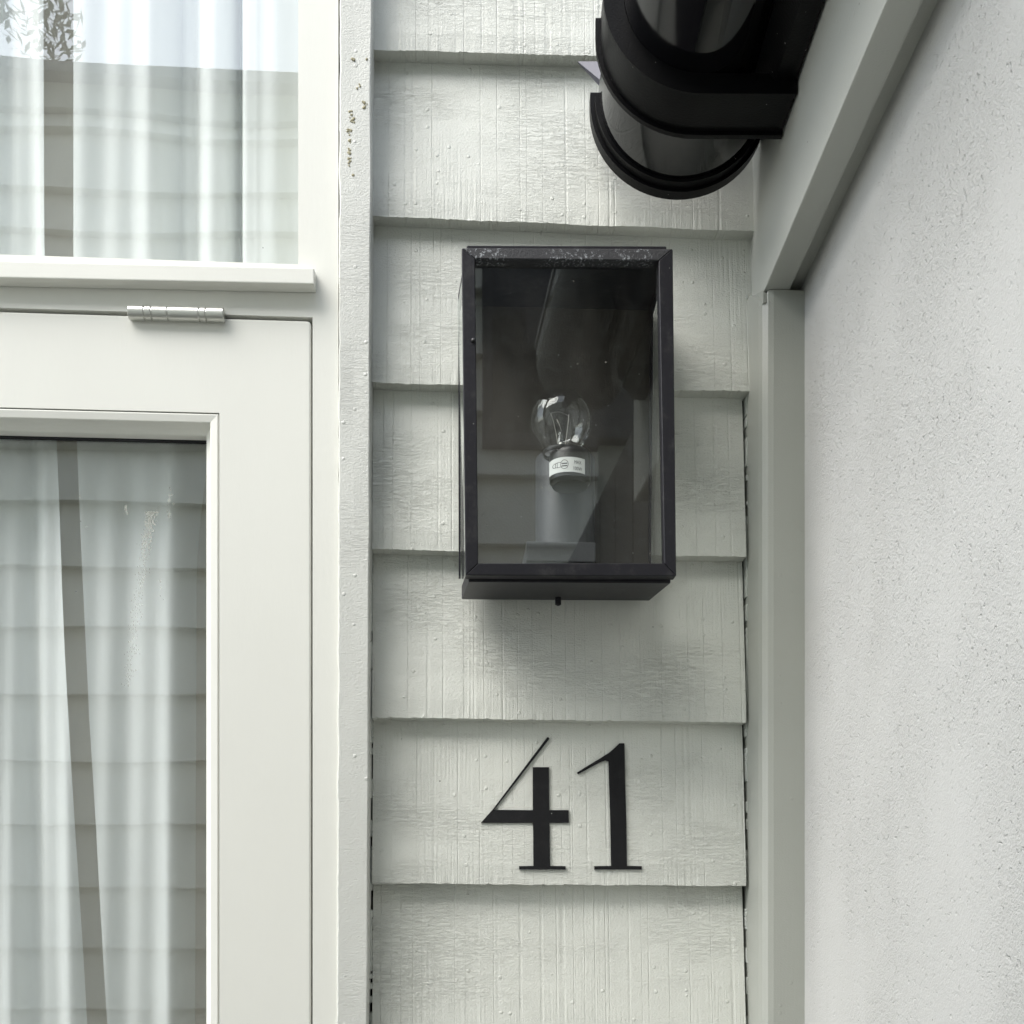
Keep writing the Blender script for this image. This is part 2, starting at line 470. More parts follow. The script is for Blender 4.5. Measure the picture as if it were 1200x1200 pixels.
# rendered wall
sx = P(943, 600, YP).x
n = Vector((BD.y, -BD.x, 0))
a = Vector((sx, YP, 0)) + BD * 0.06; b = along(Vector((sx, YP, 0)), 0.60)
bm = bmesh.new()
prism(bm, [Vector((q.x, q.y, GROUND)) for q in (a, b, b + n * 0.2, a + n * 0.2)], [Vector((q.x, q.y, Z_BEAM + 0.235)) for q in (a, b, b + n * 0.2, a + n * 0.2)])
tag(link('rendered_wall', bm, MAT['stucco']), 'pale rough rendered cement wall right of the corner post', 'wall')
# added dark fence, blocks light from the right and darkens the lantern's reflection
fen = empty('light_block_fence', Vector((sx, YP, GROUND)) - BD * 0.62)
tag(fen, 'added dark upright board fence past the rendered wall, blocking light from the right', 'fence')
for k in range(8):
    a = along(Vector((sx + .004, YP, 0)), 0.605 + k * 0.150); b = along(Vector((sx + .004, YP, 0)), 0.605 + k * 0.150 + 0.143)
    bm = bmesh.new(); prism(bm, [Vector((q.x, q.y, GROUND)) for q in (a, b, b + n * 0.02, a + n * 0.02)], [Vector((q.x, q.y, Z_BEAM + 0.2)) for q in (a, b, b + n * 0.02, a + n * 0.02)])
    link('board', bm, MAT['nb_dark'], fen)
for z in (-1.1, 0.5):
    a = along(Vector((sx + .0245, YP, 0)), 0.61); b = along(Vector((sx + .0245, YP, 0)), 1.79)
    bm = bmesh.new(); prism(bm, [Vector((q.x, q.y, z)) for q in (a, b, b + n * 0.04, a + n * 0.04)], [Vector((q.x, q.y, z + .09)) for q in (a, b, b + n * 0.04, a + n * 0.04)])
    link('rail', bm, MAT['nb_dark'], fen)
# unseen roof over the beam, overhang and steep rise shaped to block sky
bm = bmesh.new()
q0 = Vector((bx - 0.145, YP, 0))
a = q0 + BD * 0.02; b = along(q0, LEN + 0.03)
prism(bm, [Vector((q.x, q.y, Z_BEAM + 0.237 + (0.70 if k > 1 else 0))) for k, q in enumerate((a, b, b + n * 0.9, a + n * 0.9))],
          [Vector((q.x, q.y, Z_BEAM + 0.247 + (0.70 if k > 1 else 0))) for k, q in enumerate((a, b, b + n * 0.9, a + n * 0.9))])
tag(link('roof_sheet', bm, MAT['roof']), 'unseen dark metal roof sheet over the beam, shaped to shade the gutter and corner', 'roof')

# ------------------------------------------------------------------ gutter
gut = empty('gutter', P(795, 228, -0.03))
tag(gut, 'glossy black half round gutter fixed along the beam with a heavy collar', 'gutter')
cA = P(795, 103, -0.03)                 # centre of the half round, seen from below
RO = (P(795, 103, -0.03) - P(692, 103, -0.03)).length
zbot = P(795, 228, -0.03).z
cz = zbot + RO                          # centre height
def gpt(dist, u, z):                    # dist toward the camera from the A rim
    q = Vector((cA.x, -0.03, 0)) - BD * dist + n * u
    return Vector((q.x, q.y, z))
def sweep(bm, d0, d1, Rout, Rin, up=0.022, square=0.0, nseg=36, steps=1, drop=0.0):
    def prof(R, d):
        cz = zbot + Rout + drop + (RO - Rout) * 0.75
        pts = [gpt(d, -R, cz + up)]
        last = nseg // 2 if square else nseg
        for k in range(last + 1):
            a_ = math.pi * k / nseg
            pts.append(gpt(d, -R * math.cos(a_), cz - R * math.sin(a_)))
        if square:
            ex_ = R - Rout
            pts.append(gpt(d, square + ex_, cz - R)); pts.append(gpt(d, square + ex_, cz + up))
        else:
            pts.append(gpt(d, R, cz + up))
        return pts
    rows_ = []
    for s in range(steps + 1):
        d = d0 + (d1 - d0) * s / steps
        o_, i_ = prof(Rout, d), prof(Rin, d)
        rows_.append(([bm.verts.new(p) for p in o_], [bm.verts.new(p) for p in i_]))
    for s in range(steps):
        (o0, i0), (o1, i1) = rows_[s], rows_[s+1]
        for k in range(len(o0) - 1):
            bm.faces.new((o0[k], o0[k+1], o1[k+1], o1[k])); bm.faces.new((i0[k], i1[k], i1[k+1], i0[k+1]))
        bm.faces.new((o0[0], o1[0], i1[0], i0[0])); bm.faces.new((o0[-1], i0[-1], i1[-1], o1[-1]))
    for (oo, ii) in (rows_[0], rows_[-1]):
        for k in range(len(oo) - 1): bm.faces.new((oo[k], ii[k], ii[k+1], oo[k+1]))
def shade(o, ang=35):
    for p in o.data.polygons: p.use_smooth = True
    o.data.set_sharp_from_angle(angle=math.radians(ang)) if hasattr(o.data, 'set_sharp_from_angle') else None
    return o
bm = bmesh.new(); sweep(bm, 0.004, 0.09, RO - 0.008, RO - 0.0105, 0.012); shade(link('trough', bm, MAT['gutter'], gut))
bm = bmesh.new(); sweep(bm, -0.008, 0.004, RO, RO - 0.012, 0.010)        # rim A, tops out lower
shade(link('end_rim', bm, MAT['gutter_matt'], gut))
bm = bmesh.new(); sweep(bm, 0.0041, 0.014, RO - 0.004, RO - 0.0079, 0.0)
shade(link('end_rim', bm, MAT['gutter_matt'], gut))
bm = bmesh.new(); sweep(bm, 0.0905, 0.68, RO - 0.019, RO - 0.0215, 0.016, drop=0.004); shade(link('trough', bm, MAT['gutter'], gut))
# rim B: collar bracket, square towards the beam
gB = gpt(0.08, 0, 0); edge = P(915, 175, gB.y); sq = (edge - Vector((gB.x, gB.y, 0))).dot(n)
bm = bmesh.new(); sweep(bm, 0.078, 0.083, RO + 0.0015, RO - 0.0075, 0.017, square=sq); shade(link('collar_rim', bm, MAT['gutter_matt'], gut))
bm = bmesh.new(); sweep(bm, 0.0832, 0.126, RO - 0.003, RO - 0.0186, 0.017, square=sq - 0.001); shade(link('collar', bm, MAT['gutter_matt'], gut))
bm = bmesh.new(); sweep(bm, 0.1262, 0.130, RO - 0.001, RO - 0.0186, 0.017, square=sq); shade(link('collar_rim', bm, MAT['gutter_matt'], gut))
bm = bmesh.new()  # added black block standing in for the deep shade between trough and beam
f = [gpt(0.0835, u_, z_) for u_, z_ in ((RO * .55, zbot + .030), (RO * .72, zbot + .012), (sq - .001, zbot + .012), (sq - .001, cz + .016), (RO * .55, cz + .016))]
prism(bm, f, [p - BD * 0.54 for p in f]); link('shade_block', bm, MAT['gutter_matt'], gut)
# strap end peeping out under the lap
bm = bmesh.new()
f = [P(677, 72, -0.006), P(712, 72, -0.02), P(712, 101, -0.02), P(702, 99, -0.012)]
prism(bm, f, [p + Vector((0.0003, 0.002, 0.0002)) for p in f])
link('strap', bm, MAT['steel'], gut)

# ------------------------------------------------------------------ window
YF = -0.018
win = empty('window', (P(200, 600, YF).x, YF, GROUND + 0.4))
tag(win, 'cream painted timber window with a fixed upper light above a top hung sash', 'window')
LX = -1.45; BZ = GROUND + 0.42
z0_ = 1.75
def ringframe(bm, ox0, ox1, oz0, oz1, prof):
    """mitred frame: prof = [(inset, Y), ...] swept round a rectangle"""
    loops = []
    for ins, y in prof:
        loops.append([bm.verts.new((ox0 + ins, y, oz0 + ins)), bm.verts.new((ox1 - ins, y, oz0 + ins)),
                      bm.verts.new((ox1 - ins, y, oz1 - ins)), bm.verts.new((ox0 + ins, y, oz1 - ins))])
    for k in range(len(loops) - 1):
        for i in range(4):
            j = (i + 1) % 4
            bm.faces.new((loops[k][i], loops[k][j], loops[k+1][j], loops[k+1][i]))
# lines of the frame
fx1 = P(396.5, 600, YF).x                      # right edge of jamb
ux = P(349.5, 150, YF).x; uz = P(175, 304, YF).z     # opening of upper pane
gx = P(366.3, 700, YF).x; gz = P(180, 366, YF).z     # opening that takes the sash
tz = P(180, 336, YF).z
# jambs and rails
bm = bmesh.new(); L6 = [(ux, z0_), (fx1, z0_), (fx1, BZ), (gx, BZ), (gx, gz), (ux, gz)]
prism(bm, [Vector((x, YF, z)) for x, z in L6], [Vector((x, 0.09, z)) for x, z in L6]); link('jamb', bm, MAT['joinery'], win)
bm = bmesh.new(); box(bm, (LX + 0.05, YF, gz), (ux, 0.09, uz)); link('transom', bm, MAT['joinery'], win)
bm = bmesh.new(); box(bm, (LX, YF, BZ), (LX + 0.05, 0.09, z0_)); link('jamb', bm, MAT['joinery'], win)
bm = bmesh.new(); box(bm, (LX, YF - 0.0005, z0_), (fx1, 0.09, z0_ + 0.06)); link('head', bm, MAT['joinery'], win)
bm = bmesh.new(); box(bm, (LX - 0.03, YF - 0.03, BZ - 0.04), (fx1 + 0.03, 0.09, BZ)); link('sill', bm, MAT['joinery'], win)
# slim bead and dark gasket at the upper pane
ob = M and None
bm = bmesh.new(); ringframe(bm, LX + 0.05, ux + 0.0002, uz, z0_, [(0.0, YF + 0.001), (0.0, YF + 0.003), (0.0004, YF + 0.009), (0.0004, YF + 0.012)])
link('glazing_bead', bm, MAT['joinery'], win)
bm = bmesh.new(); ringframe(bm, LX + 0.05, ux + 0.0002, uz, z0_, [(0.0003, YF + 0.0115), (0.0016, YF + 0.0115), (0.0018, YF + 0.0135)])
link('gasket', bm, MAT['gasket'], win)
bm = bmesh.new()
v = [bm.verts.new(p) for p in ((LX + 0.045, YF + 0.013, uz - 0.003), (ux + 0.004, YF + 0.013, uz - 0.003), (ux + 0.004, YF + 0.013, z0_), (LX + 0.045, YF + 0.013, z0_))]; bm.faces.new(v)
tag(link('pane', bm, MAT['glass'], win), 'upper glass pane reflecting the sky and the house opposite')
# drip bar under the upper pane
YD = YF - 0.016
dt = P(300, 310, YD).z; db = P(180, 329.5, YD).z; dx = P(368, 320, YD).x
bm = bmesh.new()
zt0, zt1 = P(0, 305.5, YD).z, P(368, 314, YD).z
zb0, zb1 = P(0, 325, YD).z, P(368, 332.5, YD).z
x0_, x1_ = P(0, 320, YD).x, dx
f = [Vector((x0_, YD, zb0)), Vector((x1_, YD, zb1)), Vector((x1_, YD, zt1)), Vector((x0_, YD, zt0))]
# extend to the left end of the window
sl_b = (zb1 - zb0) / (x1_ - x0_); sl_t = (zt1 - zt0) / (x1_ - x0_)
f[0] = Vector((LX, YD, zb0 + sl_b * (LX - x0_) )); f[3] = Vector((LX, YD, zt0 + sl_t * (LX - x0_)))
g = [p + Vector((0, 0.0155, 0)) for p in f]; g[2].z += 0.004; g[3].z += 0.004
prism(bm, f, g); bevel(bm, 0.001); link('drip_bar', bm, MAT['joinery'], win)

# sash
sx1 = P(364.4, 800, YF).x; sz1 = P(180, 370.3, YF).z; sx0 = LX + 0.053; sz0 = BZ + 0.003
bx1 = P(257, 800, YF).x; bz1 = P(128, 480.5, YF).z           # outer edge of bead
sa = empty('sash', (0, 0, 0)); sa.parent = win; sa.location = Vector((P(250, 900, YF).x, YF, 0)) - win.location
bm = bmesh.new()
st = sx1 - bx1; rl = sz1 - bz1
# one ring with a rounded outer corner, front at YF
def rrect(x0, x1, z0, z1, r, y, seg=6):
    pts = []
    for cx_, cz_, a0 in ((x1 - r, z1 - r, 0), (x0 + r, z1 - r, 90), (x0 + r, z0 + r, 180), (x1 - r, z0 + r, 270)):
        for k in range(seg + 1):
            a_ = math.radians(a0 + 90 * k / seg)
            pts.append(Vector((cx_ + r * math.cos(a_), y, cz_ + r * math.sin(a_))))
    return pts
def lids(bm, loops):
    vs_ = [[bm.verts.new(p) for p in L] for L in loops]
    N = len(vs_[0])
    for k in range(len(vs_) - 1):
        for i in range(N):
            j = (i + 1) % N; bm.faces.new((vs_[k][i], vs_[k][j], vs_[k+1][j], vs_[k+1][i]))
OUT = (sx0, sx1, sz0, sz1); INN = (sx0 + st, bx1, sz0 + rl, bz1)
lids(bm, [rrect(*OUT, 0.004, 0.07), rrect(*OUT, 0.004, YF + 0.002), rrect(OUT[0]+.0006, OUT[1]-.0006, OUT[2]+.0006, OUT[3]-.0006, 0.0036, YF + 0.0005),
          rrect(OUT[0]+.002, OUT[1]-.002, OUT[2]+.002, OUT[3]-.002, 0.003, YF), rrect(*INN, 0.0001, YF), rrect(*INN, 0.0001, YF + 0.02)])
o = link('sash_frame', bm, MAT['joinery'], sa)
# back plate of the sash gap: dark
bm = bmesh.new(); box(bm, (gx - 0.006, YF + 0.02, BZ), (gx, YF + 0.021, gz)); box(bm, (LX + .05, YF + 0.02, gz - 0.008), (gx - 0.0062, YF + 0.021, gz)); link('gap_seal', bm, MAT['gap'], win)
# bead: groove, bevel, cove
bm = bmesh.new()
ringframe(bm, *INN[:2], *INN[2:], [(0.0001, YF + 0.006), (0.0011, YF + 0.0008), (0.0022, YF + 0.0004), (0.0085, YF + 0.0016), (0.0093, YF + 0.0026),
          (0.0098, YF + 0.0070), (0.0110, YF + 0.0105), (0.0130, YF + 0.0130), (0.0150, YF + 0.0142), (0.0160, YF + 0.0160), (0.0160, YF + 0.027)])
o = link('glazing_bead', bm, MAT['joinery'], sa)
bm = bmesh.new()
ringframe(bm, *INN[:2], *INN[2:], [(0.0158, YF + 0.0262), (0.0172, YF + 0.0262), (0.0176, YF + 0.031)])
link('gasket', bm, MAT['gasket'], sa)
bm = bmesh.new(); yy = YF + 0.0306
v = [bm.verts.new(p) for p in ((INN[0] + .01, yy, INN[2] + .01), (INN[1] - .0165, yy, INN[2] + .01), (INN[1] - .0165, yy, INN[3] - .01), (INN[0] + .01, yy, INN[3] - .01))]; bm.faces.new(v)
tag(link('pane', bm, MAT['glass'], sa), 'lower glass pane with a dried smear, reflecting pale boards')
# dried smear on the lower pane
bm = bmesh.new()
YG = yy - 0.0004
for k in range(620):
    t = random.random() ** 1.7
    cx_ = 178 - 30 * t + random.gauss(0, 3.6); cy_ = 600 + 205 * t ** 1.1
    s = random.uniform(0.15, 0.75) * (1.5 if t < .25 else 1.0)
    p = P(cx_, cy_, YG); s *= 0.0009
    ang = random.random() * 3
    pts = [p + Vector((math.cos(ang + q) * s * random.uniform(.5, 1), 0, math.sin(ang + q) * s * random.uniform(.8, 2.4))) for q in (0, 1.2, 2.5, 3.8, 5.1)]
    bm.faces.new([bm.verts.new(q) for q in pts])
for (cx_, cy_, nn, sp) in ((147, 598, 18, 1.8), (200, 585, 22, 3.2), (198, 603, 12, 2.2), (95, 592, 4, 8), (188, 693, 5, 3)):
    for k in range(nn):
        p = P(cx_ + random.gauss(0, sp * .6), cy_ + random.gauss(0, sp * 1.8), YG); s = random.uniform(.0003, .0011)
        pts = [p + Vector((math.cos(q) * s * random.uniform(.5, 1), 0, math.sin(q) * s * random.uniform(.8, 2))) for q in (0, 1.2, 2.5, 3.8, 5.1)]
        bm.faces.new([bm.verts.new(q) for q in pts])
o = link('dried_smear', bm, MAT['smear'], sa); o['kind'] = 'stuff'

# hinge
YH = YF - 0.0045
ha, hb = P(151, 366.5, YH), P(263, 369.5, YH)
hin = empty('hinge', (ha + hb) / 2); hin.parent = win; hin.location = (ha + hb) / 2 - win.location
L = (hb - ha); segs = [0, 0.16, 0.175, 0.235, 0.25, 0.42, 0.58, 0.74, 0.755, 0.815, 0.83, 1.0]
R0 = 0.0066
cuts = [(0.0, 0.165), (0.172, 0.24), (0.247, 0.41), (0.415, 0.74), (0.747, 0.81), (0.817, 1.0)]
for ca, cb in cuts:
    bm = bmesh.new(); ln = (cb - ca) * L.length
    lathe(bm, (0, 0, 0), [(R0 - .0006, 0), (R0, .0006), (R0, ln - .0006), (R0 - .0006, ln)], 28, True, 'X')
    ang = math.atan2(L.z, L.x)
    bmesh.ops.rotate(bm, verts=bm.verts, cent=(0,0,0), matrix=Matrix.Rotation(-ang, 3, 'Y'))
    bmesh.ops.translate(bm, verts=bm.verts, vec=ha + L * ca)
    shade(link('knuckle', bm, MAT['hinge'], hin))
bm = bmesh.new(); lathe(bm, (0,0,0), [(.0058, .0002), (.0058, L.length - .0002)], 16, True, 'X')
bmesh.ops.rotate(bm, verts=bm.verts, cent=(0,0,0), matrix=Matrix.Rotation(-math.atan2(L.z, L.x), 3, 'Y'))
bmesh.ops.translate(bm, verts=bm.verts, vec=ha)
link('pin', bm, MAT['hinge'], hin)

# rough casing board between window and weatherboards
YC = -0.024
bm = bmesh.new()
cl0, cl1 = P(398, 0, YC).x, P(394.5, 1200, YC).x
cr0, cr1 = P(435.5, 0, YC).x, P(430.5, 1200, YC).x
zt_, zb_ = P(400, 0, YC).z, P(400, 1200, YC).z
def lerp(a_, b_, z): return a_ + (b_ - a_) * (zt_ - z) / (zt_ - zb_)
nzz = 500; z_lo, z_hi = -0.98, 1.85
rows_ = []
for k in range(nzz + 1):
    z = z_lo + (z_hi - z_lo) * k / nzz
    zz = max(min(z, zt_ + .1), zb_ - .1)
    a_ = lerp(cl0, cl1, zz) + noise.noise((z * 30, 1, 2)) * 0.0008 + noise.noise((z * 200, 1, 2)) * 0.0005
    b_ = lerp(cr0, cr1, zz) + noise.noise((z * 12, 5, 2)) * 0.0008
    rows_.append([bm.verts.new(p) for p in ((a_, 0.02, z), (a_, YC + 0.0016, z), (a_ + 0.0014, YC, z), ((a_ + b_) / 2, YC + noise.noise((z * 9, 8, 8)) * .0008, z), (b_ - 0.0012, YC, z), (b_, YC + 0.0012, z), (b_, 0.02, z))])
for k in range(nzz):
    for i in range(6): bm.faces.new((rows_[k][i], rows_[k][i+1], rows_[k+1][i+1], rows_[k+1][i]))
cas = link('casing_board', bm, MAT['casing'], win)
bm = bmesh.new(); box(bm, (LX - 0.04, YC, z_lo), (LX - 0.001, 0.02, z_hi)); link('casing_board', bm, MAT['casing'], win)
# crumbs of dirt on the casing
bm = bmesh.new()
spots = [(427, 122, 10, 2.2, 4), (411, 133, 5, 2, 6), (413, 141, 12, 2.2, 3), (409, 153, 14, 2.0, 3), (410, 165, 6, 1.2, 5), (409, 178, 9, 1.4, 5), (410, 187, 10, 1.6, 4), (414, 70, 2, 1, 1), (429, 70, 2, 1, 1), (421, 100, 3, 3, 4), (414, 205, 1, 1, 1)]
for cx_, cy_, nn, sx_, sy_ in spots:
    for k in range(nn):
        p = P(cx_ + random.gauss(0, sx_ * .6), cy_ + random.gauss(0, sy_ * .6), YC - 0.0002)
        bmesh.ops.create_icosphere(bm, subdivisions=1, radius=random.uniform(.0006, .0016), matrix=Matrix.Translation(p) @ Matrix.Rotation(random.random() * 3, 4, 'Y') @ Matrix.Scale(random.uniform(.5, 1.4), 4, (1, 0, 0)) @ Matrix.Scale(0.5, 4, (0, 1, 0)))
o = link('dirt_crumb', bm, MAT['crumb'], win); o['kind'] = 'stuff'

# room behind the window
bm = bmesh.new()
x0r, x1r, y0r, y1r, zz0, zz1 = LX - 0.3, 0.1, 0.09, 2.0, GROUND + 0.02, 2.0
for q in (((x0r,y1r,zz0),(x1r,y1r,zz0),(x1r,y1r,zz1),(x0r,y1r,zz1)), ((x0r,y0r,zz0),(x0r,y1r,zz0),(x0r,y1r,zz1),(x0r,y0r,zz1)), ((x1r,y0r,zz0),(x1r,y1r,zz0),(x1r,y1r,zz1),(x1r,y0r,zz1)),
          ((x0r,y0r,zz0),(x1r,y0r,zz0),(x1r,y1r,zz0),(x0r,y1r,zz0)), ((x0r,y0r,zz1),(x1r,y0r,zz1),(x1r,y1r,zz1),(x0r,y1r,zz1)),
          ((fx1-.02,y0r,zz0),(x1r,y0r,zz0),(x1r,y0r,zz1),(fx1-.02,y0r,zz1)), ((x0r,y0r,zz0),(LX+.03,y0r,zz0),(LX+.03,y0r,zz1),(x0r,y0r,zz1)),
          ((LX,y0r,z0_ + .03),(fx1,y0r,z0_ + .03),(fx1,y0r,zz1),(LX,y0r,zz1)), ((LX,y0r,zz0),(fx1,y0r,zz0),(fx1,y0r,BZ - .01),(LX,y0r,BZ - .01))):
    bm.faces.new([bm.verts.new(p) for p in q])
tag(link('room_walls', bm, MAT['room']), kind='structure')

# ------------------------------------------------------------------ curtains
YCUR = 0.052
def curtain(name, left, right, folds, label):
    """left/right: [(py, px)...] edges; folds: function(u, t) -> depth"""
    bm = bmesh.new(); nu, nv = 150, 110
    def itp(tab, y):
        if y <= tab[0][0]: return tab[0][1]
        for (a0, b0), (a1, b1) in zip(tab, tab[1:]):
            if y <= a1: return b0 + (b1 - b0) * (y - a0) / (a1 - a0)
        return tab[-1][1]
    g = []
    for j in range(nv + 1):
        py = -500 + 2500 * j / nv
        xl, xr = itp(left, py), itp(right, py)
        row = []
        for i in range(nu + 1):
            u = i / nu; px = xl + (xr - xl) * u
            d = folds(px, u, py)
            p = P(px, py, YCUR); p.y += d
            row.append(bm.verts.new(p))
        g.append(row)
    for j in range(nv):
        for i in range(nu): bm.faces.new((g[j][i], g[j][i+1], g[j+1][i+1], g[j+1][i]))
    o = link(name, bm, MAT['curtain'], smooth=True)
    tag(o, label, 'curtain'); return o
def f_left(px, u, py):
    return 0.010 * math.sin((px - py * 0.03) * 0.075 + 0.6) + 0.004 * math.sin(px * 0.19 + 1)
curtain('curtain', [(-500, -560), (2000, -560)], [(-500, 56), (303, 57), (500, 68), (700, 77), (850, 86), (1200, 103), (2000, 140)], f_left, 'white curtain left of the dark gap behind the glass')
def gauss(x, m_, s): return math.exp(-((x - m_) / s) ** 2)
def f_right(px, u, py):
    d = 0.0055 * math.sin((px - py * .02) * 0.048 + 1.1) + 0.002 * math.sin(px * 0.17 + py * .002)
    if py < 400:
        d += 0.045 * min(1, 1.25 * gauss(px, 210, 18) ** 0.8) + 0.030 * gauss(px, 275, 6) + 0.03 * max(0, (px - 300) / 60)
    else:
        d += 0.035 * max(0, (u - .72) / .28) ** 2
    return d
curtain('curtain', [(-500, 86), (303, 88), (500, 92), (700, 100), (850, 106), (1200, 127), (2000, 165)], [(-500, 372), (330, 372), (440, 252), (520, 236), (600, 226), (660, 222), (1200, 220), (2000, 218)], f_right, 'white pleated curtain right of the dark gap behind the glass')

YL_ = YCUR + 0.062
bm = bmesh.new(); nu = 120
rows_ = []
for z in (-1.0, 1.72):
    rows_.append([bm.verts.new((LX + (0.0 - LX) * i / nu, YL_ + 0.006 * math.sin(i * .9), z)) for i in range(nu + 1)])
for i in range(nu): bm.faces.new((rows_[0][i], rows_[0][i+1], rows_[1][i+1], rows_[1][i]))
tag(link('curtain', bm, MAT['lining'], smooth=True), 'taupe back curtain showing in the gaps between the white ones', 'curtain')

# ------------------------------------------------------------------ house number
def polyprism(name, pts, label):
    """pts in photo pixels; lies on the face of the board it is fixed to"""
    zl, zr = [(a_, b_) for a_, b_ in zs if abs(a_ - P(xl_px, 1035, YB).z) < 1e-6][0]
    def onb(px, py, off):
        Y = YB
        for _ in range(3):
            p = P(px, py, Y); zb = zl + (zr - zl) * (p.x - WX0) / (WX1 - WX0)
            Y = YB + (TH + .0015) * (p.z - zb) / (ex + 0.02)
        q = P(px, py, Y - off); return q
    bm = bmesh.new()
    for ring_ in pts:
        f_ = [onb(x, y, 0.0019) for x, y in ring_]; b_ = [onb(x, y, -0.0003) for x, y in ring_]
        va = [bm.verts.new(p) for p in f_]; vb = [bm.verts.new(p) for p in b_]
        from mathutils.geometry import tessellate_polygon
        tri = tessellate_polygon([[Vector((x, y, 0)) for x, y in ring_]])
        for t in tri:
            bm.faces.new([va[k] for k in t]); bm.faces.new([vb[k] for k in reversed(t)])
        for k in range(len(ring_)):
            j = (k + 1) % len(ring_); bm.faces.new((va[k], vb[k], vb[j], va[j]))
    o = link(name, bm, MAT['number']); tag(o, label, 'house number', 'house numbers'); return o
def q(L_): return [(500 + x / 3.0, 820 + y / 3.0) for x, y in L_]
four = q([(423,133),(427,131),(432,137),(238,387),(373,388),(373,237),(430,237),(431,388),(499,388),(500,433),(432,433),(434,584),(488,585),(488,597),(325,597),(325,585),(375,584),(374,433),(190,433),(232,386)])
one = q([(677,153),(695,153),(698,300),(702,420),(704,584),(756,585),(756,597),(589,597),(589,585),(648,584),(645,420),(641,300),(639,217),(628,214),(610,220),(580,236),(533,262),(527,257),(560,236),(600,212),(640,187),(662,168)])
polyprism('house_number', [four], 'black numeral 4 with a long thin diagonal on the weatherboard')
polyprism('house_number', [one], 'black numeral 1 with a flat foot on the weatherboard')

# ------------------------------------------------------------------ wall lantern
lan = empty('wall_lantern', P(665, 500, YB))
tag(lan, 'black box wall lantern with glass sides and a clear bulb, on the weatherboards', 'lantern')
LF = -0.125                                   # front plane
def quadframe(bm, o4, i4, y0, y1):
    of = [P(x, y, y0) for x, y in o4]; inn = [P(x, y, y0) for x, y in i4]
    def back(p): return Vector((p.x, y1, p.z))
    return of, inn, [back(p) for p in of], [back(p) for p in inn]
o4 = [(541, 290.5), (788.5, 291.5), (792.5, 675), (545.5, 674)]
i4 = [(556.7, 303), (772, 305), (778.5, 660), (560.5, 660)]
of, inn, ob_, ib_ = quadframe(None, o4, i4, LF, LF + 0.012)
fr = empty('front_frame', of[0]); fr.parent = lan; fr.location = of[0] - lan.location
m = M('weathered black metal with lichen')
c = m.mix(m.math('MULTIPLY', m.ramp(m.noise((420, 420, 420), 4, 0.7), 0.52, 0.66), 0.75), (0.022, 0.022, 0.025), (0.36, 0.38, 0.40))
pm = m.ramp(m.noise((30, 30, 8), 2), 0.36, 0.5)
c = m.mix(pm, (0.022, 0.022, 0.025), c)
m.l(c, m.b.inputs['Base Color']); m.b.inputs['Roughness'].default_value = 0.6
m.bump(m.noise((420, 420, 420), 4, 0.7), 0.0006)
MAT['lichen'] = m.m
for k, nm in enumerate(('frame_rail', 'frame_stile', 'frame_rail', 'frame_stile')):
    j = (k + 1) % 4; bm = bmesh.new()
    prism(bm, [of[k], of[j], inn[j], inn[k]], [ob_[k], ob_[j], ib_[j], ib_[k]])
    bevel(bm, 0.0007, 1)
    o = link(nm, bm, MAT['lichen'] if k == 0 else MAT['lantern'], fr)
# front glass
bm = bmesh.new()
g4 = [Vector((p.x, LF + 0.0075, p.z)) for p in inn]
cx_ = sum((p.x for p in g4)) / 4; cz_ = sum((p.z for p in g4)) / 4
g4 = [Vector((cx_ + (p.x - cx_) * 1.02, p.y, cz_ + (p.z - cz_) * 1.02)) for p in g4]
bm.faces.new([bm.verts.new(p) for p in g4]); link('front_glass', bm, MAT['lantern_glass'], lan)
# body corners: front behind the frame, back on the boards
Yf, Yb = LF + 0.0125, -0.004
fTL, fTR, fBR, fBL = P(547, 287.3, Yf), P(781, 288.3, Yf), P(786, 683.5, Yf), P(549, 682, Yf)
bTL, bTR, bBR, bBL = P(536.5, 347, Yb), P(764, 353, Yb), P(761, 704, Yb), P(541, 702.5, Yb)
# top hood with a lip
bm = bmesh.new()
dn = Vector((0, 0, -0.010))
prism(bm, [fTL, fTR, bTR, bTL], [fTL + dn, fTR + dn, bTR + dn, bTL + dn]); bevel(bm, 0.0008, 1); link('hood', bm, MAT['lantern'], lan)
# bottom tray with rim
bm = bmesh.new(); up_ = Vector((0, 0, 0.014))
prism(bm, [fBL, fBR, bBR, bBL], [fBL + up_, fBR + up_, bBR + up_, bBL + up_]); bevel(bm, 0.0012, 2); link('bottom_tray', bm, MAT['lantern'], lan)
bm = bmesh.new(); pb = P(654, 705, -0.03); lathe(bm, pb, [(0.001, -0.004), (0.003, -0.003), (0.003, 0.004)], 16, True); link('knob', bm, MAT['lantern'], lan)
# back plate, slightly wider than the box
bm = bmesh.new()
k4 = [P(546, 350, Yb), P(764, 356, Yb), P(760, 700, Yb), P(549, 694, Yb)]
prism(bm, [Vector((p.x, Yb - 0.0015, p.z)) for p in k4], [Vector((p.x, YB + 0.002, p.z)) for p in k4]); link('back_plate', bm, MAT['lantern_in'], lan)
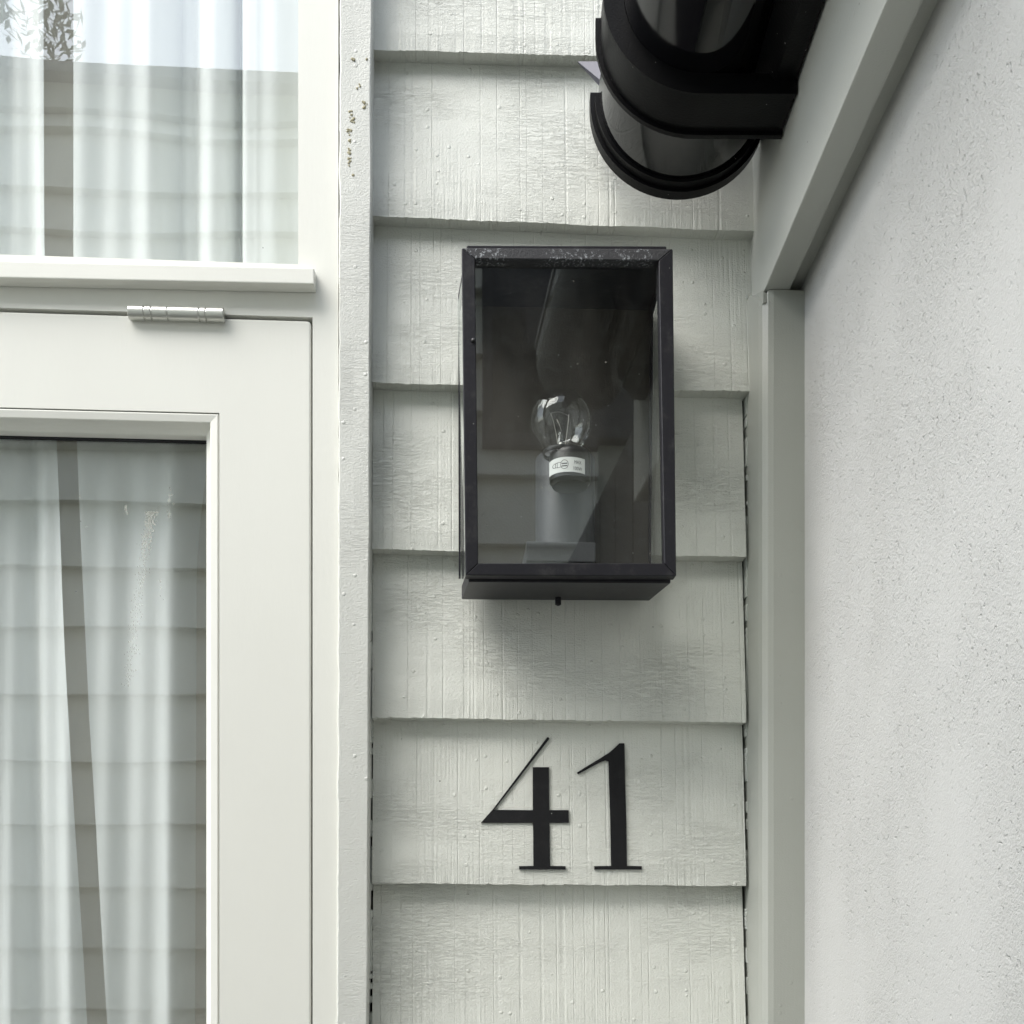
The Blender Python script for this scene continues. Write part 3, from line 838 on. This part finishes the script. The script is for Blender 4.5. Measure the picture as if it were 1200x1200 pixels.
# corner bars at the back, side glasses
def barv(name, a_, b_, wx, wy, mat):
    bm = bmesh.new()
    r4 = lambda p: [p, p + Vector((wx, 0, 0)), p + Vector((wx, wy, 0)), p + Vector((0, wy, 0))]
    prism(bm, r4(a_), r4(b_)); link(name, bm, mat, lan)
barv('back_bar', bTL + Vector((0.0004, -0.010, -0.012)), Vector((P(537.5, 600, -0.01).x, Yb - 0.010, bBL.z + 0.02)), 0.002, 0.008, MAT['lantern'])
barv('back_bar', bTR + Vector((-0.002, -0.010, -0.012)), bBR + Vector((-0.002, -0.010, 0.015)), 0.0016, 0.008, MAT['lantern'])
for (t_, b_, s_) in (((fTL, bTL), (fBL, bBL), 1), ((fTR, bTR), (fBR, bBR), -1)):
    bm = bmesh.new(); q4 = [t_[0] + dn, t_[1] + dn, b_[1] + up_, b_[0] + up_]
    q4 = [p + Vector((s_ * -0.0006, 0, 0)) for p in q4]
    bm.faces.new([bm.verts.new(p) for p in q4]); link('side_glass', bm, MAT['side_glass'], lan)
    bm = bmesh.new()
    a0, a1 = t_[0] + dn * 0.9, t_[1] + dn * 0.9
    prism(bm, [a0, a1, a1 + dn * .9, a0 + dn * .9], [p + Vector((s_ * 0.002, 0, 0)) for p in (a0, a1, a1 + dn * .9, a0 + dn * .9)]); link('side_rail', bm, MAT['lantern'], lan)
# small screw on the stile
for (sx_, sy_) in ((554.5, 399.5),):
    bm = bmesh.new(); lathe(bm, P(sx_, sy_, LF), [(0.0001, -0.0022), (0.0016, -0.0018), (0.0021, 0.0004)], 14, True, 'Y'); link('screw', bm, MAT['socket'], lan)
# lamp holder: base box, tube, socket
YL = -0.062
rt_0 = 0.028; YT = YL + 0.045
bm = bmesh.new(); a_ = P(617, 634, YL - 0.02); b_ = P(698, 662, YL - 0.02); box(bm, (a_.x, YL - 0.02, bBL.z + 0.0146), (b_.x, YT + rt_0, a_.z)); bevel(bm, 0.001); link('holder_base', bm, MAT['tube'], lan)
YT = YL + 0.045
ct = P(662, 600, YT); rt_ = (P(697, 600, YT) - P(628, 600, YT)).length / 2
bm = bmesh.new(); lathe(bm, (ct.x, YT, 0), [(rt_, a_.z + .0003), (rt_, P(663, 541, YT).z), (rt_ * .985, P(663, 539, YT).z), (rt_ * .9, P(663, 539, YT).z)], 40, True); shade(link('holder_tube', bm, MAT['tube'], lan), 40)
bm = bmesh.new(); ar = P(668, 560, YL); box(bm, (ar.x - .008, YL, ar.z - .004), (ar.x + .008, YT - rt_ * .9, ar.z + .004)); link('holder_arm', bm, MAT['socket'], lan)
cs = P(668, 550, YL); rs = 0.0195
hz = lambda py: P(668, py, YL).z
sock = bmesh.new(); lathe(sock, (cs.x, YL, 0), [(rs * .86, hz(571)), (rs * .92, hz(568)), (rs, hz(566)), (rs * 1.02, hz(537)), (rs * .98, hz(533)), (rs * .93, hz(531.5))], 44, True)
so_ = shade(link('socket', sock, MAT['socket'], lan), 40)
# label wrapped round the socket
lb = bmesh.new(); Rl = rs * 1.045
xa, xb = P(643, 545, YL - Rl * .8).x, P(686, 545, YL - Rl).x
def lab(x, py, R=Rl, off=0.0):
    dx_ = x - cs.x; y_ = YL - math.sqrt(max(R * R - dx_ * dx_, 1e-8)) - off
    tilt = (x - xa) / (xb - xa) * 2.0
    return Vector((x, y_, P(665, py + tilt, YL - Rl).z))
xa = max(xa, cs.x - Rl * 0.985)
N = 24
va = [lb.verts.new(lab(xa + (xb - xa) * k / N, 534)) for k in range(N + 1)]; vb = [lb.verts.new(lab(xa + (xb - xa) * k / N, 551.5)) for k in range(N + 1)]
for k in range(N): lb.faces.new((va[k], va[k+1], vb[k+1], vb[k]))
lo = link('warning_label', lb, MAT['paper'], so_)
# the print of the label
def text_mesh(body, x0, x1, pyb, pyt):
    cu = bpy.data.curves.new('print', 'FONT'); cu.body = body; cu.resolution_u = 3
    ob = bpy.data.objects.new('print', cu); C.objects.link(ob)
    dg = bpy.context.evaluated_depsgraph_get(); me = bpy.data.meshes.new_from_object(ob.evaluated_get(dg))
    bpy.data.objects.remove(ob)
    xs = [v.co.x for v in me.vertices]; ys = [v.co.y for v in me.vertices]
    bm = bmesh.new(); bm.from_mesh(me)
    for v in bm.verts:
        u = (v.co.x - min(xs)) / (max(xs) - min(xs)); t = (v.co.y - min(ys)) / (max(ys) - min(ys))
        v.co = lab(x0 + (x1 - x0) * u, pyb + (pyt - pyb) * t, off=0.0002)
    return bm
W = xb - xa
bm = text_mesh('MAX', xa + W * .68, xa + W * .89, 541.6, 537.6)
o = link('lettering', bm, MAT['ink'], so_); o['label'] = 'black letters MAX'
bm = text_mesh('100W', xa + W * .66, xa + W * .91, 549.2, 545.0)
o = link('lettering', bm, MAT['ink'], so_); o['label'] = 'black letters 100W'
bm = bmesh.new()
def stroke(pts, wpx=0.55):
    for (x0, y0), (x1, y1) in zip(pts, pts[1:]):
        dx_, dy_ = x1 - x0, y1 - y0; l_ = math.hypot(dx_, dy_) or 1; nx_, ny_ = -dy_ / l_ * wpx / 2, dx_ / l_ * wpx / 2
        f_ = [(x0 + nx_, y0 + ny_), (x1 + nx_, y1 + ny_), (x1 - nx_, y1 - ny_), (x0 - nx_, y0 - ny_)]
        bm.faces.new([bm.verts.new(lab(xa + W * a__ / 43.0, 534 + b__, off=0.0002)) for a__, b__ in f_])
stroke([(17 + 4.6 * math.cos(t * .35), 8.6 + 5.2 * math.sin(t * .35)) for t in range(19)])
stroke([(13, 5.8), (8.5, 5.6), (8.5, 11.6), (13, 11.4)]); stroke([(8.5, 5.9), (5, 6.2), (3.5, 7.4), (3.5, 9.8), (5, 11), (8.5, 11.3)]); stroke([(6.5, 6), (6.5, 11.2)])
stroke([(13.6, 7.6), (20.4, 7.6)], 1.3); stroke([(13.6, 10.4), (20.4, 10.4)], 1.3)
o = link('pictogram', bm, MAT['ink'], so_); o['label'] = 'printed outline of a bulb'
# bulb
cb = P(655.5, 495, YL); rb = (P(692, 495, YL) - P(618, 495, YL)).length / 2
top_z = P(655, 457.5, YL).z; neck_z = hz(531)
bul = empty('light_bulb', (cb.x, YL, neck_z)); bul.parent = lan; bul.location = Vector((cb.x, YL, neck_z)) - lan.location
zc = top_z - rb; prof = []
for k in range(0, 27):
    a_ = math.radians(90 - k * 4.6); prof.append((max(rb * math.cos(a_), 0.00005), zc + rb * math.sin(a_)))
r_end, z_end = prof[-1]; rn = 0.0165
for k in range(1, 9):
    t = k / 8; s_ = t * t * (3 - 2 * t)
    prof.append((r_end + (rn - r_end) * (t ** .85), z_end + (neck_z - 0.002 - z_end) * t))
bm = bmesh.new(); lathe(bm, (cb.x + 0.001, YL, 0), prof, 64); link('globe', bm, MAT['bulb'], bul, smooth=True)
bm = bmesh.new(); lathe(bm, (cb.x + .001, YL, 0), [(.0005, hz(504)), (.0022, hz(506)), (.0026, hz(512)), (.0034, hz(520)), (.006, hz(526)), (.0115, neck_z)], 24); link('glass_stem', bm, MAT['bulb'], bul, smooth=True)
bm = bmesh.new()
c0 = Vector((cb.x + .001, YL, 0))
def bp(px, py, dy=0): q_ = P(px, py, YL); q_.y += dy; return q_
tube(bm, [bp(654, 524), bp(652, 510), bp(649, 496), bp(645, 486, -.003)], 0.00035, 6)
tube(bm, [bp(662, 524), bp(664, 510), bp(666, 494), bp(667, 484, .003)], 0.00035, 6)
tube(bm, [bp(658, 506), bp(656, 499), bp(653, 489, .004)], 0.0002, 6)
link('support_wire', bm, MAT['wire'], bul)
bm = bmesh.new()
pts = [bp(645 + 22 * k / 40, 486 - 3.0 * math.sin(math.pi * k / 40) + 0.6 * math.sin(k * 2.2), -.003 + .006 * k / 40) for k in range(41)]
tube(bm, pts, 0.00016, 5); link('filament', bm, MAT['wire'], bul)
bm = bmesh.new(); bmesh.ops.create_uvsphere(bm, u_segments=16, v_segments=10, radius=0.0035, matrix=Matrix.Translation(bp(657.5, 524, -.004))); link('stem_bead', bm, MAT['brass'], bul, smooth=True)
bm = bmesh.new(); lathe(bm, (cb.x + .001, YL, 0), [(rn - .0004, neck_z - .003), (rn + .0004, neck_z - .001), (rn + .0002, neck_z + .0012), (rn - .0003, neck_z + .0014)], 32); link('cap', bm, MAT['socket'], bul, smooth=True)

# ------------------------------------------------------------------ house opposite (mirrored in the panes) and a tree
YN = -1.88
nbh = empty('neighbour_house', (0, YN, GROUND)); tag(nbh, 'pale boarded house across the narrow side passage, seen in the window glass', 'house')
Lr = 2.95
def zr_(py): return (HORIZON - py) * Lr / F
bot = [GROUND]
lines = [1545, 1472, 1399, 1326, 1253, 1180, 1110, 1038, 965, 892, 817, 742, 672, 597, 530, 470, 400, 345, 290, 243, 175]
NX0, NX1 = -3.2, 0.37
for k in range(len(lines)):
    za = zr_(lines[k]); zb2 = zr_(lines[k+1]) if k + 1 < len(lines) else zr_(128)
    bm = bmesh.new()
    prism(bm, [Vector((NX0, YN + .014, za)), Vector((NX0, YN - 0.02, za)), Vector((NX0, YN - 0.022, zb2 + .01)), Vector((NX0, YN - 0.018, zb2 + .01))],
              [Vector((NX1, YN + .014, za)), Vector((NX1, YN - 0.02, za)), Vector((NX1, YN - 0.022, zb2 + .01)), Vector((NX1, YN - 0.018, zb2 + .01))])
    link('weatherboard', bm, MAT['nb_board'], nbh)
bm = bmesh.new(); box(bm, (NX0, YN - 0.03, GROUND), (NX1 + 2.2, YN - 0.2, zr_(134))); link('wall', bm, MAT['nb_trim'], nbh)
zt2 = zr_(128)
bm = bmesh.new(); box(bm, (NX0, YN + 0.03, zt2 - 0.07), (NX1 + 2.2, YN - 0.028, zt2)); link('fascia', bm, MAT['nb_trim'], nbh)
bm = bmesh.new(); prism(bm, [Vector((NX0, YN + .07, zt2 + .002)), Vector((NX0, YN - 3, zt2 + .7)), Vector((NX0, YN - 3, zt2 + .74)), Vector((NX0, YN + .07, zt2 + .03))],
                            [Vector((NX1 + 2.2, YN + .07, zt2 + .002)), Vector((NX1 + 2.2, YN - 3, zt2 + .7)), Vector((NX1 + 2.2, YN - 3, zt2 + .74)), Vector((NX1 + 2.2, YN + .07, zt2 + .03))])
link('roof', bm, MAT['roof'], nbh)
bm = bmesh.new(); box(bm, (NX1 + 0.06, YN - 0.005, GROUND), (NX1 + 1.1, YN - 0.029, 0.85)); 
d_ = link('door', bm, MAT['nb_dark'], nbh)
bm = bmesh.new(); lathe(bm, (NX1 + 0.16, YN + 0.02, -0.4), [(0.01, -0.024), (0.025, -0.01), (0.025, 0.01), (0.008, 0.02)], 20, True, 'Y'); link('knob', bm, MAT['steel'], d_)
bm = bmesh.new(); box(bm, (NX1 + 0.001, YN + 0.019, GROUND), (NX1 + 0.058, YN - 0.0295, 0.91)); link('door_frame', bm, MAT['nb_trim'], nbh)

wn = bmesh.new(); wz0, wz1 = 1.19, 2.12
box(wn, (0.075, YN + 0.032, wz0 - .03), (NX1 - .002, YN - 0.0275, wz0)); box(wn, (0.075, YN + 0.03, wz0 + .0002), (0.10, YN - 0.0275, wz1)); box(wn, (0.1002, YN + 0.03, wz1 - .03), (NX1 - .002, YN - 0.0275, wz1))
w_ = link('window', wn, MAT['nb_dark'], nbh)
bm = bmesh.new(); box(bm, (0.1003, YN + 0.02, wz0 + .0003), (1.9, YN - 0.0276, wz1 - .0303)); link('pane', bm, MAT['nb_glass'], w_)

tr = empty('tree', (-5.3, -9.5, GROUND)); tag(tr, 'leafy tree beyond the roof opposite, mirrored in the upper glass corner', 'tree')
bm = bmesh.new(); tube(bm, [(-5.3, -9.5, GROUND), (-5.2, -9.5, 2.5), (-5.3, -9.4, 5.5), (-5.1, -9.5, 8.0)], [.22, .17, .12, .05], 12)
for k in range(9):
    a_ = k * 2.1; z = 3.6 + k * .5
    tube(bm, [(-5.25, -9.5, z), (-5.25 + math.cos(a_) * .7, -9.5 + math.sin(a_) * .7, z + .7), (-5.25 + math.cos(a_) * 1.3, -9.5 + math.sin(a_) * 1.3, z + 1.5)], [.06, .04, .015], 7)
link('trunk', bm, MAT['bark'], tr)
bm = bmesh.new()
for k in range(70):
    c_ = Vector((-5.3 + random.gauss(0, .75), -9.5 + random.gauss(0, .8), 7.0 + random.gauss(0, 1.1)))
    rr = random.uniform(.25, .55)
    for j in range(260):
        p = c_ + Vector((random.gauss(0, 1), random.gauss(0, 1), random.gauss(0, 1))).normalized() * rr * random.random() ** .4
        u_ = Vector((random.gauss(0, 1), random.gauss(0, 1), random.gauss(0, .6))).normalized() * .065; v_ = u_.cross(Vector((random.random(), random.random(), 1))).normalized() * .02
        bm.faces.new([bm.verts.new(x) for x in (p - u_, p + v_, p + u_, p - v_)])
link('crown', bm, MAT['leaf'], tr)
